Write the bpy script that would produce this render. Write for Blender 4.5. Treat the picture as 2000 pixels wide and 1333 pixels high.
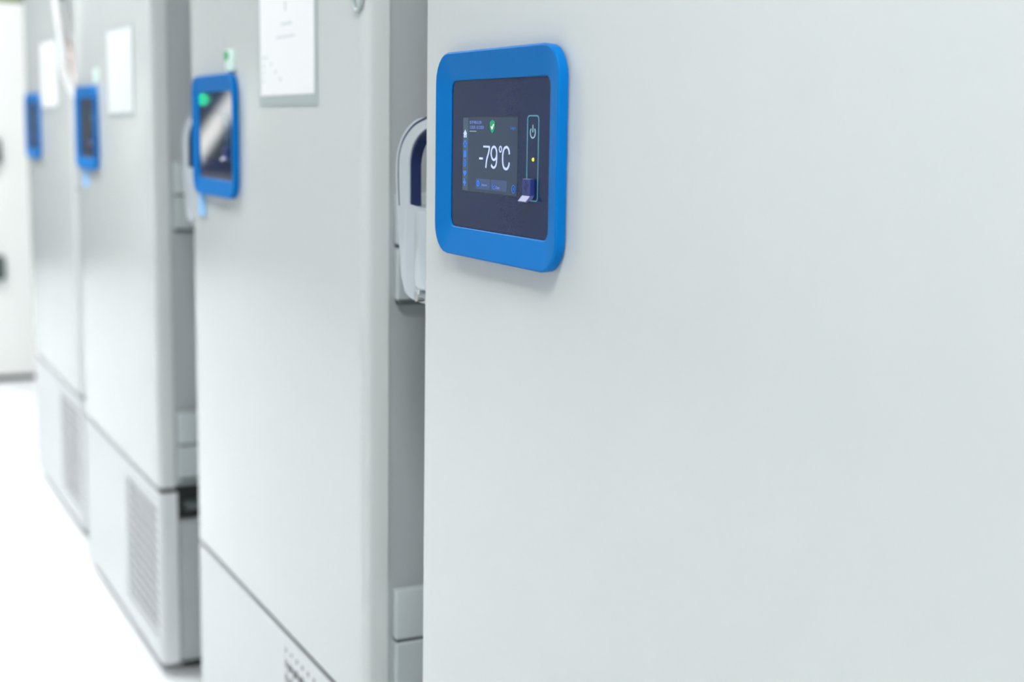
import bpy, bmesh, math, random
from mathutils import Vector, Matrix
random.seed(4)
for o in list(bpy.data.objects): bpy.data.objects.remove(o)
C = bpy.context.scene.collection
scn = bpy.context.scene

# ------------------------------------------------------------------ camera
EYE = 1.018
cam = bpy.data.cameras.new('camera'); co = bpy.data.objects.new('camera', cam); C.objects.link(co)
r = Vector((0.89652709, -0.44269704, 0.01607801)); u = Vector((0.05111033, 0.13942164, 0.98891321)); f = Vector((0.44003058, 0.88576573, -0.14762167))
M = Matrix((( r.x, u.x, -f.x, 0), (r.y, u.y, -f.y, 0), (r.z, u.z, -f.z, EYE), (0, 0, 0, 1)))
co.matrix_world = M
cam.sensor_width = 36; cam.lens = 2770.6 / 2000 * 36
cam.clip_start = .02; cam.clip_end = 60
cam.dof.use_dof = True; cam.dof.focus_distance = 1.20; cam.dof.aperture_fstop = 4.0
scn.camera = co
# ------------------------------------------------------------------ world, exposure
w = bpy.data.worlds.new('world'); scn.world = w; w.use_nodes = True
w.node_tree.nodes['Background'].inputs[0].default_value = (.9, .95, 1, 1)
w.node_tree.nodes['Background'].inputs[1].default_value = .3
scn.view_settings.view_transform = 'Standard'; scn.view_settings.look = 'None'
scn.view_settings.gamma = 1; scn.view_settings.use_curve_mapping = False
scn.view_settings.exposure = 1.53
LAMP = 13.0          # radiance of the ceiling lamps' diffusers

# ------------------------------------------------------------------ materials
def mat(name, col, rough=.5, metal=0., noise=0., nscale=40., bump=0., bscale=200., emit=None, es=0., coat=0., ior=1.5, spec=.5):
    m = bpy.data.materials.new(name); m.use_nodes = True; nt = m.node_tree; b = nt.nodes['Principled BSDF']
    b.inputs['Base Color'].default_value = (*col, 1); b.inputs['Roughness'].default_value = rough
    b.inputs['Metallic'].default_value = metal; b.inputs['IOR'].default_value = ior
    b.inputs['Coat Weight'].default_value = coat; b.inputs['Specular IOR Level'].default_value = spec
    if noise or bump:
        tc = nt.nodes.new('ShaderNodeTexCoord')
    if noise:
        n = nt.nodes.new('ShaderNodeTexNoise'); n.inputs['Scale'].default_value = nscale; n.inputs['Detail'].default_value = 4
        nt.links.new(tc.outputs['Object'], n.inputs['Vector'])
        mx = nt.nodes.new('ShaderNodeMix'); mx.data_type = 'RGBA'
        mx.inputs[6].default_value = (*[c * (1 - noise) for c in col], 1); mx.inputs[7].default_value = (*[min(1, c * (1 + noise)) for c in col], 1)
        nt.links.new(n.outputs['Fac'], mx.inputs[0]); nt.links.new(mx.outputs[2], b.inputs['Base Color'])
    if bump:
        n = nt.nodes.new('ShaderNodeTexNoise'); n.inputs['Scale'].default_value = bscale; n.inputs['Detail'].default_value = 3
        nt.links.new(tc.outputs['Object'], n.inputs['Vector'])
        bp = nt.nodes.new('ShaderNodeBump'); bp.inputs['Strength'].default_value = bump; bp.inputs['Distance'].default_value = .001
        nt.links.new(n.outputs['Fac'], bp.inputs['Height']); nt.links.new(bp.outputs['Normal'], b.inputs['Normal'])
    if emit:
        b.inputs['Emission Color'].default_value = (*emit, 1); b.inputs['Emission Strength'].default_value = es
    return m
MT = dict(
    paint=mat('white_door_paint', (.665, .69, .685), .16, noise=.012, nscale=6, bump=.03, bscale=500),
    low=mat('white_panel_paint', (.70, .715, .73), .35, noise=.012, nscale=6),
    side=mat('side_grey', (.45, .475, .485), .5, noise=.03, nscale=8),  # flat grey, darker than the door paint
    hinge=mat('hinge_plastic', (.54, .59, .60), .45),
    hinge_dark=mat('hinge_shadow_gap', (.10, .11, .12), .6),
    rubber=mat('black_rubber', (.02, .022, .024), .6),
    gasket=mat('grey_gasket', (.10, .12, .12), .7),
    plinth=mat('dark_plinth', (.035, .04, .042), .6),
    blue=mat('blue_plastic', (.0, .17, .53), .5, noise=.06, nscale=900, bump=.15, bscale=1500, spec=.1),
    glass=mat('dark_glass', (.010, .022, .080), .03, noise=.15, nscale=1500, spec=.4),
    display=mat('display_lit', (.02, .03, .05), .05, emit=(.07, .17, .38), es=.05),
    display_off=mat('display_idle', (.02, .035, .06), .03),
    displaybar=mat('display_side_bar', (.02, .03, .05), .05, emit=(.12, .28, .42), es=.09),
    displaybtn=mat('display_button', (.02, .03, .05), .05, emit=(.12, .22, .55), es=.10),
    digits=mat('readout_white', (.3, .3, .4), .3, emit=(.50, .62, 1.0), es=.25),
    bluetxt=mat('readout_blue', (.02, .1, .3), .3, emit=(.015, .18, .95), es=.19),
    paletxt=mat('readout_pale', (.1, .1, .3), .3, emit=(.20, .33, 1.0), es=.27),
    dimtxt=mat('readout_dim', (.1, .1, .1), .3, emit=(.2, .28, .35), es=.35),
    green=mat('readout_green', (.0, .2, .1), .3, emit=(.02, .40, .14), es=.14),
    white_e=mat('readout_tick', (.5, .5, .5), .3, emit=(.7, 1, .8), es=.45),
    teal=mat('teal_print', (.10, .42, .52), .4, emit=(.05, .32, .42), es=.08),
    palet=mat('pale_teal_print', (.35, .62, .68), .4, emit=(.2, .42, .48), es=.12),
    yellow=mat('yellow_led', (.5, .5, .0), .3, emit=(.65, .75, .0), es=.8),
    flap=mat('navy_flap', (.024, .038, .20), .4),
    flap_lip=mat('pale_flap_lip', (.11, .12, .30), .35),
    flap_ink=mat('dark_flap_symbol', (.01, .012, .05), .5),
    silver=mat('silver_handle', (.58, .63, .67), .30, metal=.25),
    navy=mat('navy_grip', (.006, .018, .085), .5),
    chrome=mat('chrome', (.8, .8, .8), .15, metal=1.),
    paper=mat('paper', (.92, .925, .93), .6), sheetpaper=mat('plain_sheet', (.74, .76, .765), .6),
    print=mat('grey_print', (.66, .70, .72), .6),
    frame=mat('grey_frame', (.44, .50, .50), .45),
    tag=mat('pale_tag', (.70, .86, .80), .5), taggreen=mat('green_tag_spot', (.03, .40, .14), .5),
    tagblue=mat('pale_blue_tag', (.30, .60, .95), .5),
    tube=mat('milky_tubing', (.93, .93, .93), .35), tubepink=mat('pinkish_tubing', (.86, .74, .70), .4),
    cab=mat('white_cabinet_paint', (.88, .885, .86), .4, noise=.01, nscale=5),
    olive=mat('olive_plastic', (.16, .22, .07), .5),
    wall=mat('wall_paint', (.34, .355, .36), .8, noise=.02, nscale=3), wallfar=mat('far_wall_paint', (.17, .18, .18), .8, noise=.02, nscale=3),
    ceil=mat('ceiling_paint', (.5, .5, .5), .9, noise=.02, nscale=3),
    floor=mat('white_vinyl', (.90, .91, .92), .35, noise=.015, nscale=2.5),
    lamp=mat('lamp_diffuser', (.8, .8, .8), .5, emit=(.97, 1., 1.), es=LAMP),
    lampbody=mat('lamp_housing', (.8, .8, .8), .5),
    ledgreen=mat('green_lamp', (0, .3, .1), .4, emit=(.0, .55, .22), es=17),
    streak_glow=mat('streak_emission', (.8, .8, .8), .3, emit=(.95, .95, .9), es=.85),  # emission of the added panel that makes the streak reflection
)

# ------------------------------------------------------------------ helpers
def link(name, bm, m, parent=None, smooth=False, off=(0, 0, 0)):
    me = bpy.data.meshes.new(name)
    if off != (0, 0, 0): bmesh.ops.translate(bm, verts=bm.verts, vec=off)
    bmesh.ops.recalc_face_normals(bm, faces=bm.faces)
    bm.to_mesh(me); bm.free()
    o = bpy.data.objects.new(name, me); C.objects.link(o)
    me.materials.append(m if not isinstance(m, str) else MT[m])
    if parent: o.parent = parent
    if smooth:
        for p in me.polygons: p.use_smooth = True
        try: me.set_sharp_from_angle(angle=math.radians(smooth if smooth is not True else 40))
        except Exception: pass
    return o
def tag(o, label=None, cat=None, group=None, kind=None):
    if label: o['label'] = label
    if cat: o['category'] = cat
    if group: o['group'] = group
    if kind: o['kind'] = kind
    return o
def empty(name, loc):
    o = bpy.data.objects.new(name, None); C.objects.link(o); o.location = loc; o.empty_display_size = .1
    return o
def box(bm, x0, x1, y0, y1, z0, z1, bev=0., seg=2):
    vs = [bm.verts.new((x, y, z)) for x in (x0, x1) for y in (y0, y1) for z in (z0, z1)]
    q = [(0, 1, 3, 2), (4, 6, 7, 5), (0, 4, 5, 1), (2, 3, 7, 6), (0, 2, 6, 4), (1, 5, 7, 3)]
    fs = [bm.faces.new([vs[i] for i in k]) for k in q]
    if bev:
        es = set(e for f_ in fs for e in f_.edges)
        bmesh.ops.bevel(bm, geom=list(es), offset=bev, segments=seg, profile=.5, affect='EDGES')
def nb(): return bmesh.new()
def vbox(bm, x0, x1, y0, y1, z0, z1, rad, seg=6, cap=.002):
    """upright slab whose two front vertical edges are rounded (front = low x)"""
    pts = []
    for cy, s, a0 in ((y0 + rad, -1, 0), (y1 - rad, 1, 1)):
        arc = []
        for k in range(seg + 1):
            t = math.pi / 2 * k / seg
            arc.append((x0 + rad - rad * math.sin(t), cy + s * rad * math.cos(t)))
        pts += arc if s < 0 else arc[::-1]
    pts = [(x1, y0)] + pts + [(x1, y1)]
    prism(bm, pts, z0, z1)
def prism(bm, pts, z0, z1):
    lo = [bm.verts.new((p[0], p[1], z0)) for p in pts]; hi = [bm.verts.new((p[0], p[1], z1)) for p in pts]
    bm.faces.new(lo[::-1]); bm.faces.new(hi); n = len(pts)
    for i in range(n): bm.faces.new((lo[i], lo[(i + 1) % n], hi[(i + 1) % n], hi[i]))
def xprism(bm, pts, x0, x1, bev=0.):
    """outline in (y,z) pushed from x0 to x1"""
    lo = [bm.verts.new((x0, p[0], p[1])) for p in pts]; hi = [bm.verts.new((x1, p[0], p[1])) for p in pts]
    fa = bm.faces.new(lo); fb = bm.faces.new(hi[::-1]); n = len(pts)
    for i in range(n): bm.faces.new((lo[i], hi[i], hi[(i + 1) % n], lo[(i + 1) % n]))
    if bev: bmesh.ops.bevel(bm, geom=list(fa.edges) + list(fb.edges), offset=bev, segments=2, profile=.5, affect='EDGES')
def rrect(cy, cz, w_, h_, rad, n=6):
    P = []
    for sy, sz, a in ((1, 1, 0), (-1, 1, 90), (-1, -1, 180), (1, -1, 270)):
        for k in range(n + 1):
            t = math.radians(a + 90 * k / n)
            P.append((cy + sy * (w_ / 2 - rad) + rad * math.cos(t), cz + sz * (h_ / 2 - rad) + rad * math.sin(t)))
    return P
def rings(bm, rs, cap_last=True, cap_first=False):
    prev = None; first = None
    for x, pts in rs:
        cur = [bm.verts.new((x, p[0], p[1])) for p in pts]
        if prev:
            n = len(cur)
            for i in range(n): bm.faces.new((prev[i], prev[(i + 1) % n], cur[(i + 1) % n], cur[i]))
        else: first = cur
        prev = cur
    if cap_last: bm.faces.new(prev)
    if cap_first: bm.faces.new(first[::-1])
def ribbon(bm, pts, wid, x, th=.0002, closed=False, wv=None):
    """flat stroke along (y,z) points, th thick towards -x. wid: width, wv: per-point widths"""
    n = len(pts); L = []; R = []
    for i in range(n):
        a = pts[(i - 1) % n] if (closed or i > 0) else pts[i]; b = pts[(i + 1) % n] if (closed or i < n - 1) else pts[i]
        d = Vector((b[0] - a[0], b[1] - a[1]));
        if d.length < 1e-9: d = Vector((1, 0))
        d.normalize(); nrm = Vector((-d.y, d.x)); ww = (wv[i] if wv else wid) / 2
        L.append((pts[i][0] + nrm.x * ww, pts[i][1] + nrm.y * ww)); R.append((pts[i][0] - nrm.x * ww, pts[i][1] - nrm.y * ww))
    V = [[bm.verts.new((xx, p[0], p[1])) for p in S] for S in (L, R) for xx in (x, x - th)]
    Lb, Lf, Rb, Rf = V
    for i in range(n if closed else n - 1):
        j = (i + 1) % n
        bm.faces.new((Lf[i], Lf[j], Rf[j], Rf[i])); bm.faces.new((Lb[i], Rb[i], Rb[j], Lb[j]))
        bm.faces.new((Lb[i], Lb[j], Lf[j], Lf[i])); bm.faces.new((Rb[i], Rf[i], Rf[j], Rb[j]))
    if not closed:
        bm.faces.new((Lb[0], Lf[0], Rf[0], Rb[0])); bm.faces.new((Lb[-1], Rb[-1], Rf[-1], Lf[-1]))
def flat(bm, y0, y1, z0, z1, x, th=.0002, rad=0.):
    if rad: xprism(bm, rrect((y0 + y1) / 2, (z0 + z1) / 2, abs(y1 - y0), abs(z1 - z0), rad, 4), x - th, x)
    else: box(bm, x - th, x, min(y0, y1), max(y0, y1), z0, z1)
def arcpts(cy, cz, ry, rz, a0, a1, n=20):
    return [(cy - ry * math.cos(math.radians(a0 + (a1 - a0) * k / n)), cz + rz * math.sin(math.radians(a0 + (a1 - a0) * k / n))) for k in range(n + 1)]
def text_bm(bm, s, yl, zc, width, height, x):
    """letters drawn on a plane facing -x; text runs towards -y. yl = left end, fitted to width x height"""
    cu = bpy.data.curves.new('txt', 'FONT'); cu.body = s; cu.size = 1
    ob = bpy.data.objects.new('txt', cu); C.objects.link(ob)
    bpy.context.view_layer.update()
    dg = bpy.context.evaluated_depsgraph_get(); me = bpy.data.meshes.new_from_object(ob.evaluated_get(dg))
    xs = [v.co.x for v in me.vertices]; ys = [v.co.y for v in me.vertices]
    x0, x1, y0, y1 = min(xs), max(xs), min(ys), max(ys)
    vs = [bm.verts.new((x, yl - (v.co.x - x0) / (x1 - x0) * width, zc + ((v.co.y - y0) / (y1 - y0) - .5) * height)) for v in me.vertices]
    for p in me.polygons:
        try: bm.faces.new([vs[i] for i in p.vertices])
        except ValueError: pass
    bpy.data.objects.remove(ob); bpy.data.curves.remove(cu); bpy.data.meshes.remove(me)
def catmull(P, n=10):
    P = [Vector(p) for p in P]; Q = [P[0] * 2 - P[1]] + P + [P[-1] * 2 - P[-2]]; out = []
    for i in range(1, len(Q) - 2):
        a, b, c, d = Q[i - 1], Q[i], Q[i + 1], Q[i + 2]
        for k in range(n):
            t = k / n
            out.append(.5 * ((2 * b) + (c - a) * t + (2 * a - 5 * b + 4 * c - d) * t * t + (3 * b - a - 3 * c + d) * t ** 3))
    out.append(P[-1]); return out
def tube(bm, P, rad, n=10, rv=None, cap=True):
    P = [Vector(p) for p in P]; prev = None; up = Vector((0.3, .2, 1)).normalized()
    for i, p in enumerate(P):
        d = (P[min(i + 1, len(P) - 1)] - P[max(i - 1, 0)]).normalized()
        s = d.cross(up)
        if s.length < 1e-4: s = d.orthogonal()
        s.normalize(); t = s.cross(d); up = t
        rr = rv[i] if rv else rad
        cur = [bm.verts.new(p + rr * (math.cos(2 * math.pi * k / n) * s + math.sin(2 * math.pi * k / n) * t)) for k in range(n)]
        if prev:
            for k in range(n): bm.faces.new((prev[k], prev[(k + 1) % n], cur[(k + 1) % n], cur[k]))
        elif cap: bm.faces.new(cur[::-1])
        prev = cur
    if cap: bm.faces.new(prev)

# ------------------------------------------------------------------ the room
def struct(name, bm, m): return tag(link(name, bm, m), kind='structure')
b = nb(); box(b, -2.2, 1.75, -3.0, 11.0, -.10, 0.); struct('floor', b, 'floor')
b = nb(); box(b, -2.2, 1.75, -3.0, 11.0, 2.50, 2.60); struct('ceiling', b, 'ceil')
b = nb(); box(b, 1.45, 1.55, -3.0, 11.0, 0., 2.50); struct('wall_right', b, 'wall')
b = nb(); box(b, -2.2, -2.1, -3.0, 11.0, 0., 2.50); struct('wall_left', b, 'wall')
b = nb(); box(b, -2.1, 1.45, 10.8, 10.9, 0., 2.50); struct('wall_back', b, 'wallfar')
b = nb(); box(b, -2.1, 1.45, -3.0, -2.9, 0., 2.50); struct('wall_front', b, 'wall')
LL = ['square ceiling lamp behind the viewpoint, by the near end wall', 'square ceiling lamp over the nearest freezer door', 'square ceiling lamp between the second and third freezers', 'square ceiling lamp in front of the white cabinet', 'square ceiling lamp past the white cabinet', 'square ceiling lamp by the back wall, last of the row']
for i, yy in enumerate((-2.4, .0, 2.9, 4.9, 7.2, 9.2)):
    e = empty('ceiling_lamp', (-.16, yy, 2.50))
    tag(e, LL[i], 'ceiling lamp', 'ceiling lamps over the aisle')
    b = nb(); box(b, -.32, .32, -.32, .32, -.05, 0., .004); link('housing', b, 'lampbody', e)
    b = nb(); box(b, -.29, .29, -.29, .29, -.056, -.0505); link('diffuser', b, 'lamp', e)

# unseen slanting glow panel, added to reflect a streak in the second glass
b = nb(); SL = [(-2.05, 1.56), (-1.48, .78), (-1.48, .54), (-2.05, 1.32)]
def inset(P, k): cx = sum(p[0] for p in P) / 4; cz = sum(p[1] for p in P) / 4; return [(cx + (p[0] - cx) * k, cz + (p[1] - cz) * k) for p in P]
SI = inset(SL, .88)
for i in range(4):
    j = (i + 1) % 4; q = [SL[i], SL[j], SI[j], SI[i]]
    lo = [b.verts.new((p[0], 10.77, p[1])) for p in q]; hi = [b.verts.new((p[0], 10.80, p[1])) for p in q]
    b.faces.new(lo); b.faces.new(hi[::-1])
    for k in range(4): b.faces.new((lo[k], hi[k], hi[(k + 1) % 4], lo[(k + 1) % 4]))
wn = struct('streak_panel_1', b, 'frame')
b = nb(); lo = [b.verts.new((p[0], 10.785, p[1])) for p in SI]; hi = [b.verts.new((p[0], 10.795, p[1])) for p in SI]
b.faces.new(lo); b.faces.new(hi[::-1])
for k in range(4): b.faces.new((lo[k], hi[k], hi[(k + 1) % 4], lo[(k + 1) % 4]))
link('streak_glow', b, 'streak_glow', wn)
e = empty('reflection_cupboard', (-1.80, 10.45, 0)); tag(e, 'unseen low white cupboard, added to reflect grey in the second panel glass', 'cupboard')  # out of view, added for the grey below the reflected streak
b = nb(); box(b, -.28, .28, -.22, .30, .06, .64, .005); link('body', b, 'cab', e)
b = nb(); box(b, -.26, .26, -.18, .28, 0, .06); link('plinth', b, 'plinth', e)
for k in (-1, 1):
    b = nb(); box(b, min(k * .004, k * .276), max(k * .004, k * .276), -.24, -.2205, .065, .635, .003); d = link('door', b, 'low', e)
    b = nb(); box(b, k * .03 - .005, k * .03 + .005, -.262, -.2405, .48, .58, .002); link('door_handle', b, 'chrome', d)
e = empty('signal_lamp', (-1.635, 10.80, 1.205)); tag(e, 'small green signal lamp at the end of the aisle', 'signal lamp')
b = nb(); tube(b, [(0, 0, 0), (0, -.02, 0)], .022, 16); link('socket', b, 'lampbody', e)
b = nb(); bmesh.ops.create_uvsphere(b, u_segments=16, v_segments=10, radius=.014); bmesh.ops.translate(b, verts=b.verts, vec=(0, -.022, 0)); link('lens', b, 'ledgreen', e)

# ------------------------------------------------------------------ freezers
W = .767
SH = .0251
D0 = .5138
FZ = [  # front x, far edge y, lift
    (.5138, 1.2264, 0.), (.5410, 2.2240, .006), (.5449, 3.2985, .011), (.5673, 4.2600, .011)]
OX, OY = -.42, W / 2     # (depth a, offset b from far edge) -> local
def L(name, bm, m, parent, smooth=False): return link(name, bm, m, parent, smooth, off=(OX, OY, 0))
LP = lambda name, bm, m, parent, smooth=False: link(name, bm, m, parent, smooth, off=(OX, OY + SH, 0))   # pieces placed from the handle side
ZB = .3490              # bottom edge of the door
ZL = .3395             # top edge of the lower panel
HO = [(.000, 1.033), (.018, 1.0287), (.043, 1.0263), (.063, 1.0203), (.079, 1.0117), (.091, 1.0), (.0975, .987), (.099, .9716), (.0965, .9408), (.0905, .910), (.0860, .8847), (.0815, .8643), (.0700, .8536), (.0500, .8492), (.018, .8485), (.0, .8485)]
HW = [(.0, 1.0215), (.0178, 1.0185), (.038, 1.0120), (.052, 1.0037), (.060, .9945), (.0635, .984), (.0637, .970), (.063, .941)]
def smooth2(P, n=5): return [(v.x, v.y) for v in catmull([(p[0], p[1], 0) for p in P], n)]

def control_panel(parent, lit, first):
    cy, cz, w_, h_ = -.1862, .996, .2317, .1745
    b = nb()
    rings(b, [(.0, rrect(cy, cz, w_ - .006, h_ - .006, .023)), (-.0015, rrect(cy, cz, w_ - .006, h_ - .006, .023)),
              (-.0016, rrect(cy, cz, w_ - .001, h_ - .001, .0255)), (-.0085, rrect(cy, cz, w_, h_, .026)), (-.0096, rrect(cy, cz, w_ - .0012, h_ - .0012, .0254)),
              (-.0100, rrect(cy, cz, w_ - .0034, h_ - .0034, .0243)),
              (-.0050, rrect(cy, cz, w_ - .0440, h_ - .0470, .0090)), (-.0042, rrect(cy, cz, w_ - .0455, h_ - .0485, .0085)),
              (-.0020, rrect(cy, cz, w_ - .0455, h_ - .0485, .0085))], cap_first=True)
    p = LP('control_panel', b, 'blue', parent, smooth=30); p['label'] = 'blue rounded control panel frame'
    gx = -.0036
    b = nb(); xprism(b, rrect(cy, cz, w_ - .0461, h_ - .0491, .0083), gx, -.0021, .0004)
    LP('glass', b, 'glass', p)
    b = nb(); flat(b, -.2231, -.1174, .9650, 1.0277, gx)
    LP('display', b, 'display' if lit else 'display_off', p)
    # thin seam round the display
    b = nb(); ribbon(b, [(-.2236, .9645), (-.2236, 1.0282), (-.1169, 1.0282), (-.1169, .9645)], .0006, gx, .00012, True)
    LP('display_seam', b, 'rubber', p)
    tx = gx - .0002
    if lit:
        b = nb(); flat(b, -.1285, -.1178, .9655, 1.0272, tx, .0001); LP('menu_bar', b, 'displaybar', p)
        for y0, y1 in ((-.1735, -.1450), (-.2050, -.1748)):
            b = nb(); flat(b, y1, y0, .9675, .9765, tx, .0001, .0008); LP('touch_button', b, 'displaybtn', p)
        tt = tx - .0002
        # -79 degrees C
        b = nb(); Y = lambda v: v - 1.2455
        ribbon(b, [(Y(1.0937), .9934), (Y(1.0867), .9934)], .0017, tt)
        ribbon(b, [(Y(1.0860), 1.0034), (Y(1.0733), 1.0034)], .0016, tt)
        ribbon(b, smooth2([(Y(1.0740), 1.0034), (Y(1.0752), .9990), (Y(1.0790), .9925), (Y(1.0806), .9858)], 5), .0021, tt)
        ribbon(b, arcpts(Y(1.0652), .9982, -.0053, .0054, 0, 360, 28)[:-1], .0019, tt, .0002, True)
        ribbon(b, smooth2([(Y(1.0599), .9985), (Y(1.0599), .9930), (Y(1.0612), .9885), (Y(1.0650), .9864), (Y(1.0685), .9872), (Y(1.0702), .9888)], 6), .0019, tt)
        ribbon(b, arcpts(Y(1.0530), 1.0018, -.0021, .0023, 0, 360, 20)[:-1], .0011, tt, .0002, True)
        ribbon(b, smooth2([(Y(1.0364), .9980), (Y(1.0372), 1.0010), (Y(1.0395), 1.0032), (Y(1.0425), 1.0037), (Y(1.0462), 1.0022), (Y(1.0483), .9985), (Y(1.0486), .9945), (Y(1.0482), .9905), (Y(1.0462), .9872), (Y(1.0425), .9860), (Y(1.0395), .9866), (Y(1.0372), .9888), (Y(1.0364), .9915)], 5), .0020, tt)
        LP('temperature_readout', b, 'digits', p)
        b = nb()
        text_bm(b, 'ES-TP-960-UL 001', Y(1.1137), 1.0234, .0232, .0026, tt)
        text_bm(b, '12:20:30  15/12/2024', Y(1.1137), 1.0193, .0282, .0026, tt)
        LP('name_and_date', b, 'paletxt', p)
        b = nb(); flat(b, Y(1.1137), Y(1.1000), 1.0155, 1.0163, tt); LP('status_line', b, 'dimtxt', p)
        b = nb(); text_bm(b, 'Login', Y(1.0350), 1.0189, .0092, .0030, tt); LP('login_word', b, 'bluetxt', p)
        b = nb(); text_bm(b, 'Setpoint', Y(1.0888), .9712, .0110, .0027, tt); text_bm(b, 'Chart', Y(1.0615), .9703, .0080, .0025, tt); LP('button_words', b, 'paletxt', p)
        # shield with tick
        b = nb(); c = (Y(1.0689), 1.0202)
        xprism(b, [(c[0] + .0048, c[1] + .0036), (c[0], c[1] + .0054), (c[0] - .0048, c[1] + .0036), (c[0] - .0046, c[1] - .0012), (c[0] - .0026, c[1] - .0040), (c[0], c[1] - .0056), (c[0] + .0026, c[1] - .0040), (c[0] + .0046, c[1] - .0012)], tt - .0002, tt)
        LP('shield_symbol', b, 'green', p)
        b = nb(); ribbon(b, [(c[0] + .0020, c[1] - .0002), (c[0] + .0003, c[1] - .0022), (c[0] - .0026, c[1] + .0018)], .0010, tt - .0002); LP('tick_mark', b, 'white_e', p)
        b = nb(); c = (Y(1.1229), 1.0136)
        xprism(b, [(c[0] + .0036, c[1]), (c[0], c[1] + .0036), (c[0] - .0036, c[1]), (c[0] - .0026, c[1]), (c[0] - .0026, c[1] - .0032), (c[0] - .0008, c[1] - .0032), (c[0] - .0008, c[1] - .0012), (c[0] + .0008, c[1] - .0012), (c[0] + .0008, c[1] - .0032), (c[0] + .0026, c[1] - .0032), (c[0] + .0026, c[1])], tt - .0002, tt)
        LP('home_symbol', b, 'digits', p)
        cy_ = Y(1.1229)
        b = nb(); ribbon(b, arcpts(cy_, 1.0051, .0024, .0022, 0, 360, 16)[:-1], .0014, tt, .0002, True)
        for k in range(6):
            a = k * math.pi / 3; ribbon(b, [(cy_ + .0028 * math.cos(a), 1.0051 + .0026 * math.sin(a)), (cy_ + .0040 * math.cos(a), 1.0051 + .0036 * math.sin(a))], .0012, tt)
        LP('menu_symbol', b, 'bluetxt', p)
        b = nb(); flat(b, cy_ - .0028, cy_ + .0028, .9936, .9996, tt, .0002, .0006); LP('menu_symbol', b, 'bluetxt', p)
        b = nb(); ribbon(b, arcpts(cy_, .9888, .0026, .0028, 0, 360, 16)[:-1], .0008, tt, .0002, True); flat(b, cy_ - .0006, cy_ + .0006, .9872, .9906, tt); LP('menu_symbol', b, 'bluetxt', p)
        b = nb(); xprism(b, [(cy_ + .0034, .9822), (cy_ + .0034, .9802), (cy_, .9770), (cy_ - .0034, .9802), (cy_ - .0034, .9822)], tt - .0002, tt); LP('menu_symbol', b, 'bluetxt', p)
        b = nb(); xprism(b, [(cy_ + .0008, .9758), (cy_ + .0008, .9734), (cy_ + .0030, .9728), (cy_ + .0030, .9714), (cy_ + .0012, .9710), (cy_ + .0006, .9690), (cy_ - .0006, .9690), (cy_ - .0012, .9710), (cy_ - .0030, .9714), (cy_ - .0030, .9728), (cy_ - .0008, .9734), (cy_ - .0008, .9758)], tt - .0002, tt); LP('menu_symbol', b, 'bluetxt', p)
        b = nb(); ribbon(b, arcpts(Y(1.0957), .9722, .0024, .0020, 0, 360, 16)[:-1], .0016, tt, .0002, True); ribbon(b, [(Y(1.0990), .9722), (Y(1.0920), .9722)], .0010, tt)
        LP('button_symbol', b, 'bluetxt', p)
        b = nb(); ribbon(b, [(Y(1.0668), .9730), (Y(1.0668), .9690), (Y(1.0628), .9690)], .0007, tt); ribbon(b, [(Y(1.0660), .9700), (Y(1.0648), .9714), (Y(1.0638), .9706), (Y(1.0628), .9724)], .0005, tt)
        LP('button_symbol', b, 'bluetxt', p)
        b = nb(); ribbon(b, arcpts(Y(1.0279), .9703, .0030, .0032, 0, 360, 20)[:-1], .0006, tt, .0002, True); flat(b, Y(1.0285), Y(1.0273), .9692, .9714, tt)
        LP('info_symbol', b, 'bluetxt', p)
    # power strip
    Y = lambda v: v - 1.2455
    o_ = rrect(Y(.9960), .9957, .0190, .0662, .0030, 4)
    b = nb(); ribbon(b, o_, .0007, gx, .00015, True); LP('strip_outline', b, 'teal', p)
    b = nb(); ribbon(b, arcpts(Y(.9963), 1.0158, .0042, .0042, 136, 404, 26), .0008, gx, .00015); ribbon(b, [(Y(.9963), 1.0160), (Y(.9963), 1.0218)], .0008, gx, .00015)
    LP('power_symbol', b, 'palet', p)
    b = nb(); rings(b, [(gx, [(Y(.9950) + .0014 * math.cos(k * .5236), .9949 + .0014 * math.sin(k * .5236)) for k in range(12)]), (gx - .0006, [(Y(.9950) + .0009 * math.cos(k * .5236), .9949 + .0009 * math.sin(k * .5236)) for k in range(12)])])
    LP('indicator_light', b, 'yellow' if lit else 'dimtxt', p)
    # port cover hinged flap with a lip
    b = nb(); box(b, gx - .0042, gx, Y(.9915), Y(1.0052), .9664, .9798, .0005); LP('port_cover', b, 'flap', p)
    b = nb()
    pr = [(gx - .0042, .9664), (gx - .0001, .9672), (gx - .0020, .9640), (gx - .0070, .9616), (gx - .0078, .9622), (gx - .0060, .9642)]
    lo = [b.verts.new((q[0], Y(1.0052), q[1])) for q in pr]; hi = [b.verts.new((q[0], Y(.9915), q[1])) for q in pr]
    b.faces.new(lo); b.faces.new(hi[::-1])
    for i in range(6): b.faces.new((lo[i], hi[i], hi[(i + 1) % 6], lo[(i + 1) % 6]))
    LP('port_cover_lip', b, 'flap_lip', p)
    b = nb(); ux = gx - .0042; c = Y(.9985)
    ribbon(b, [(c, .9690), (c, .9775)], .0005, ux, .0001); ribbon(b, [(c + .003, .9730), (c, .9705)], .0005, ux, .0001); ribbon(b, [(c - .003, .9745), (c, .9715)], .0005, ux, .0001)
    ribbon(b, [(c + .0012, .9768), (c, .9782), (c - .0012, .9768)], .0006, ux, .0001); flat(b, c + .0023, c + .0037, .9728, .9740, ux, .0001); flat(b, c - .0037, c - .0023, .9744, .9756, ux, .0001)
    LP('port_symbol', b, 'flap_ink', p)
    return p

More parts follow.
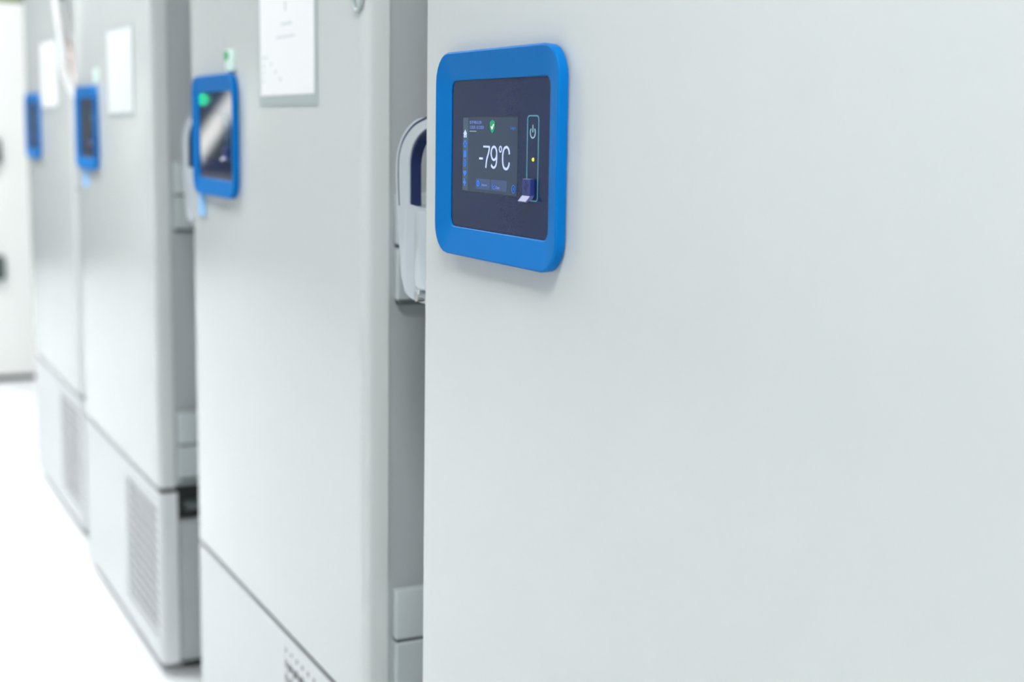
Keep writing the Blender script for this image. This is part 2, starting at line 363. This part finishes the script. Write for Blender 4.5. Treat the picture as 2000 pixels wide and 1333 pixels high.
def grille_bm():
    b = nb(); y0 = -.7455; dy = .01165; nz = 14; dz = .0197; zt = .3295; ny = 24
    for r_ in range(nz):
        for c_ in range(ny):
            cy = y0 + dy * (c_ + .5); cz = zt - dz * (r_ + .5)
            o_ = [(-1, -1), (0, -1), (1, -1), (1, 0), (1, 1), (0, 1), (-1, 1), (-1, 0)]
            if r_ == 0: big = c_ % 2 == 1; hy, hz = (.0036, .0036)
            else: big = True; hy, hz = (.0053, .0072) if (c_ + r_) % 2 else (.0048, .0064)
            zo = .0016 if (c_ % 2 and r_) else (-.0016 if r_ else 0)
            ov = [b.verts.new((.0004, cy + sx * dy / 2, cz + sz * dz / 2)) for sx, sz in o_]
            if not big: b.faces.new(ov); continue
            k = [(-.72, -.72), (0, -1), (.72, -.72), (1, 0), (.72, .72), (0, 1), (-.72, .72), (-1, 0)]
            iv = [b.verts.new((.0004, cy + hy * a, cz + zo + hz * q)) for a, q in k]; jv = [b.verts.new((.0006, cy + hy * a, cz + zo + hz * q)) for a, q in k]
            for i in range(8):
                j = (i + 1) % 8
                b.faces.new((ov[i], ov[j], iv[j], iv[i])); b.faces.new((iv[i], iv[j], jv[j], jv[i]))
    bmesh.ops.remove_doubles(b, verts=b.verts, dist=1e-5)
    return b, (y0, y0 + dy * ny, zt - dz * nz, zt)

def freezer(i, label):
    global SH
    fx, fy, lift = FZ[i]; SH = .0191 if i == 0 else .0255
    e = empty('laboratory_freezer', (fx - OX, fy - OY, lift))
    tag(e, label, 'freezer', 'white laboratory freezers standing in a row')
    # cabinet body
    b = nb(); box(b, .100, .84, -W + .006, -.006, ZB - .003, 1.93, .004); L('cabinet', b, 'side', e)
    b = nb(); box(b, .090, .100, -W + .012, -.012, ZB + .01, 1.92); L('gasket', b, 'gasket', e)
    b = nb(); vbox(b, .0, .030, -W, 0, ZB, 1.93, .011, 8); d = L('door', b, 'paint', e, smooth=50)
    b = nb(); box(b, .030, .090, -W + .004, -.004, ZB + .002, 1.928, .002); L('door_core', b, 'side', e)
    b = nb(); box(b, .005, .029, -W + .006, -.006, ZL + .0003, ZB - .0003); L('gap_shade_strip', b, 'rubber', e)  # dark strip added to deepen the shade in the gap under the door
    # compressor housing below
    b = nb(); box(b, .12, .84, -W + .030, -.030, .012, ZB - .003); L('compressor_housing', b, 'plinth', e)
    b = nb(); box(b, .030, .12, -W + .030, -.030, .286, ZB - .003); L('bottom_hinge_recess', b, 'plinth', e)
    b = nb(); box(b, .050, .100, -W + .006, -W + .030, .300, .318, .004); L('hinge_bracket', b, 'gasket', e)
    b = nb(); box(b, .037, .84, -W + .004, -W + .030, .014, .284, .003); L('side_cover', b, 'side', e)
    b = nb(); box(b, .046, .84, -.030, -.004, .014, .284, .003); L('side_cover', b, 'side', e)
    # lower front: frame around the grille opening, rounded vertical corners
    gb, (gy0, gy1, gz0, gz1) = grille_bm()
    pl = lower_panel_bm(gy0, gy1, gz0, gz1); lp = L('lower_panel', pl, 'low', e, smooth=50)
    g = L('ventilation_grille', gb, 'low', e)
    b = nb(); box(b, .012, .030, gy0 + .002, gy1 - .002, gz0 + .002, gz1 - .002); L('filter', b, 'rubber', e)
    b = nb(); box(b, .05, .80, -W + .05, -.05, -lift + .0, .016); L('plinth', b, 'plinth', e)
    # hinges at the near side
    for zt, zb in ((.941, .823), (.490, .367), (1.388, 1.270)):
        h = (zt + zb) / 2; yn = -W
        b = nb(); box(b, .036, .130, yn - .009, yn + .006, h + .0022, zt, .003, 3); hp = L('hinge', b, 'hinge', e, smooth=40)
        b = nb(); box(b, .036, .130, yn - .009, yn + .006, zb, h - .0012, .003, 3); L('hinge_plate', b, 'hinge', hp)
        b = nb(); box(b, .039, .126, yn - .006, yn + .004, h - .0012, h + .0022); L('hinge_seam', b, 'hinge_dark', hp)
        b = nb(); box(b, .040, .128, yn - .008, yn + .004, zb - .0055, zb - .0002, .001); L('hinge_shade_strip', b, 'gasket', hp)  # dark block standing in for the shade below each hinge
    # handle at the far side
    HWr = HW[::-1]
    keep = SH; SH = keep + (.020 if i else 0.)
    win = smooth2(HWr, 4)
    out = smooth2(HO[:8], 5) + smooth2(HO[8:], 4)
    b = nb(); xprism(b, [(-SH - .001, 1.033)] + out + [(-SH - .001, .8485), (-SH - .001, .941)] + win + [(-SH - .001, 1.0215)], .020, .033, .0022)
    hd = LP('handle', b, 'silver', e, smooth=35); hd['label'] = 'silver loop handle'
    off = [(p[0] - .0022 * (1 if k < 18 else .3), p[1] - (.0022 if k > 8 else 0)) for k, p in enumerate(win)]
    b = nb(); ww = win; n = len(ww)
    xprism(b, ww + off[::-1], .0215, .0322); LP('grip', b, 'navy', hd)['label'] = 'navy blue grip insert'
    gp = smooth2([(.002, 1.0310), (.0225, 1.0272), (.052, 1.0205), (.0755, 1.0085), (.0875, .9960), (.0915, .9835), (.0915, .9630), (.0890, .9405)], 5)
    b = nb(); ribbon(b, gp, .0022, .0201, .0003); LP('groove', b, 'navy', hd)
    b = nb(); xprism(b, rrect(.0165, .9015, .037, .075, .008, 6), .0135, .022, .0025); LP('latch_plate', b, 'silver', hd, smooth=40)
    b = nb(); tube(b, [(.010, .020, .8565), (.022, .020, .8565)], .0055, 16); LP('lock_barrel', b, 'chrome', hd, smooth=40)
    b = nb(); box(b, .032, .090, -SH - .006, .020, .855, .935, .004); LP('handle_mount', b, 'hinge', hd)
    SH = keep
    control_panel(e, i == 0, i == 0)
    return e

def lower_panel_bm(gy0, gy1, gz0, gz1):
    """front skin with rounded vertical corners and a rectangular opening for the grille"""
    b = nb(); z0, z1 = .014, ZL; x1 = .034; rad = .011; seg = 8
    near = [(x1, -W)] + [(rad - rad * math.sin(math.pi / 2 * k / seg), -W + rad - rad * math.cos(math.pi / 2 * k / seg)) for k in range(seg + 1)] + [(0, gy0), (x1 - .004, gy0)]
    far = [(x1 - .004, gy1), (0, gy1)] + [(rad - rad * math.cos(math.pi / 2 * k / seg), -rad + rad * math.sin(math.pi / 2 * k / seg)) for k in range(seg + 1)] + [(x1, 0)]
    prism(b, near + [(x1, gy0 - .001)], z0, z1)
    prism(b, far + [(x1, gy1 + .001)], z0, z1)
    prism(b, [(0, gy0), (x1 - .004, gy0), (x1 - .004, gy1), (0, gy1)], z0, gz0)
    prism(b, [(0, gy0), (x1 - .004, gy0), (x1 - .004, gy1), (0, gy1)], gz1, z1)
    bmesh.ops.remove_doubles(b, verts=b.verts, dist=1e-5)
    return b

freezer(0, 'nearest white freezer, its lit blue-framed panel reading -79°C')
freezer(1, 'second white freezer, a framed white notice high on its door')
freezer(2, 'third white freezer, its whole lower grille and near corner in view')
freezer(3, 'farthest white freezer, beyond the hanging tubing, narrowest in view')

# ------------------------------------------------------------------ things on the doors
def sheet(name, x, y0, y1, z0, z1, label, cat, prints=(), border=.0, bottom=.0, group=None, pm='paper'):
    e = empty(name, (x, (y0 + y1) / 2, z0 - bottom))
    tag(e, label, cat, group)
    T = (-x, -(y0 + y1) / 2, -(z0 - bottom))
    b = nb(); box(b, x - .0016, x - .0001, y0 - border, y1 + border, z0 - bottom, z1 + border, .0004); link('holder', b, 'frame', e, off=T)
    b = nb(); box(b, x - .0020, x - .0016, y0, y1, z0, z1); link('paper', b, pm, e, off=T)
    if prints:
        for nm, P in prints:
            b = nb()
            for (a0, a1, c0, c1) in P: box(b, x - .0021, x - .0020, a0, a1, c0, c1)
            link(nm, b, 'print', e, off=T)
    return e
heading = [(1.702 + k * .0065, 1.7065 + k * .0065, 1.1405, 1.1445) for k in range(7)]
subtitle = [(1.690 + k * .0065, 1.6945 + k * .0065, 1.1255, 1.1285) for k in range(12)]
table = [(a - .003, a + .003, z - .0025, z + .0025) for a, z in ((1.822, 1.104), (1.808, 1.104), (1.822, 1.094), (1.789, 1.095), (1.822, 1.085), (1.769, 1.085), (1.822, 1.075), (1.750, 1.0755))]
pr = [('heading', heading), ('subtitle', subtitle), ('printed_table', table), ('printed_symbol', [(1.724, 1.731, 1.158, 1.170)])]
sheet('framed_notice', .5410, 1.618, 1.837, 1.056, 1.353, 'white printed notice in a grey holder on the second freezer door', 'notice', pr, .009, .0125, 'white notices on the freezer doors')
sheet('notice', .5449, 2.6695, 2.900, 1.037, 1.192, 'blank-looking white sheet on the third freezer door, right of its panel', 'notice', (), .005, .005, 'white notices on the freezer doors', 'sheetpaper')
sheet('notice', .5673, 3.690, 3.936, 1.058, 1.217, 'narrow-looking white sheet on the farthest freezer door', 'notice', (), .005, .006, 'white notices on the freezer doors')

def key_tag(x, y, z, label, green=True):
    e = empty('tag', (x, y, z)); tag(e, label, 'tag', 'pale tags above the control panels')
    b = nb(); xprism(b, rrect(0, .0135, .044, .030, .005, 4), -.0030, -.0002); link('card', b, 'tag', e)
    if green:
        b = nb(); xprism(b, rrect(.014, .020, .018, .012, .005, 5), -.0042, -.0030); link('green_spot', b, 'taggreen', e)
key_tag(.5410, 1.985, 1.094, 'pale tag with a green spot above the second freezer panel')
key_tag(.5449, 3.033, 1.099, 'pale mint tag just above the third freezer panel', False)
def strip(x, y, z0, z1, w_, label):
    b = nb(); xprism(b, rrect(0, (z1 - z0) / 2, w_, z1 - z0, .004, 4), -.0035, -.0005)
    o = link('label_strip', b, 'tagblue'); o.location = (x, y, z0); tag(o, label, 'tag', 'pale blue strips below the control panels')
strip(.5410, 2.157, .880, .914, .036, 'pale blue strip hanging under the second freezer panel')
strip(.5449, 3.185, .880, .918, .050, 'pale blue strip hanging under the third freezer panel')
b = nb(); Pq = [(.0, .017 * math.cos(a), .025 * math.sin(a)) for a in [k * math.pi / 12 for k in range(24)]]
tube(b, Pq + [Pq[0]], .0022, 8); o = link('wire_ring', b, 'frame', None, 40); o.location = (.5386, 1.4700, 1.166)
tag(o, 'grey wire ring at the top right of the second freezer door', 'ring')

# hanging tubing between the third and the farthest freezer
e = empty('hanging_tubing', (.53, 3.42, 1.07)); tag(e, 'milky white looped tubing hanging in front of the gap beside the third freezer panel', 'tubing')
T = (-.53, -3.42, -1.07)
b = nb(); tube(b, catmull([(.524, 3.42, 1.50), (.526, 3.42, 1.36), (.530, 3.42, 1.28), (.535, 3.42, 1.23), (.540, 3.42, 1.19), (.540, 3.42, 1.155), (.545, 3.42, 1.125), (.556, 3.42, 1.095), (.568, 3.41, 1.075), (.585, 3.38, 1.068), (.60, 3.345, 1.075)]), .0085, 12); link('outer_tube', b, 'tube', e, 40, off=T)
b = nb(); tube(b, catmull([(.541, 3.43, 1.50), (.540, 3.43, 1.36), (.534, 3.43, 1.29), (.540, 3.43, 1.24), (.552, 3.43, 1.20), (.560, 3.42, 1.165), (.566, 3.42, 1.12), (.578, 3.39, 1.10), (.592, 3.35, 1.10)]), .0065, 12); link('inner_tube', b, 'tubepink', e, 40, off=T)
b = nb(); tube(b, catmull([(.556, 3.44, 1.50), (.556, 3.44, 1.34), (.558, 3.44, 1.27), (.565, 3.44, 1.21), (.562, 3.43, 1.17), (.551, 3.43, 1.15), (.541, 3.43, 1.17), (.537, 3.44, 1.23), (.540, 3.44, 1.30), (.546, 3.44, 1.50)]), .005, 12); link('looped_tube', b, 'tube', e, 40, off=T)
b = nb(); box(b, .532, .546, 3.40, 3.45, 1.295, 1.36, .004); link('clamp', b, 'gasket', e, off=T)
b = nb(); tube(b, [(.530, 3.425, 1.50), (.54, 3.425, 1.50)], .012, 12); link('end_fitting', b, 'tube', e, off=T)

# white cabinet past the row
e = empty('white_cabinet', (.93, 6.25, 0)); tag(e, 'white cabinet past the freezer row, at the far left of the view', 'cabinet')
T = (-.93, -6.25, 0)
b = nb(); box(b, .62, 1.30, 5.84, 6.60, .022, 1.468, .006); link('body', b, 'cab', e, off=T)
b = nb(); box(b, .56, .616, 5.845, 6.60, .024, 1.465, .006); link('door', b, 'cab', e, off=T)
b = nb(); box(b, .58, 1.28, 5.846, 6.58, 0., .022); link('plinth', b, 'plinth', e, off=T)
for z in (.905, .452):
    b = nb(); box(b, .58, .6785, 5.815, 5.842, z - .050, z + .048, .012, 3); link('hinge', b, 'gasket', e, off=T)
b = nb(); box(b, .56, .775, 5.90, 6.4, 1.4685, 1.62, .01); o = link('storage_box', b, 'olive', None, off=(-.66, -6.1, -1.4685)); o.location = (.66, 6.1, 1.4685)
tag(o, 'olive green box on top of the white cabinet, only its lower edge in view', 'box')
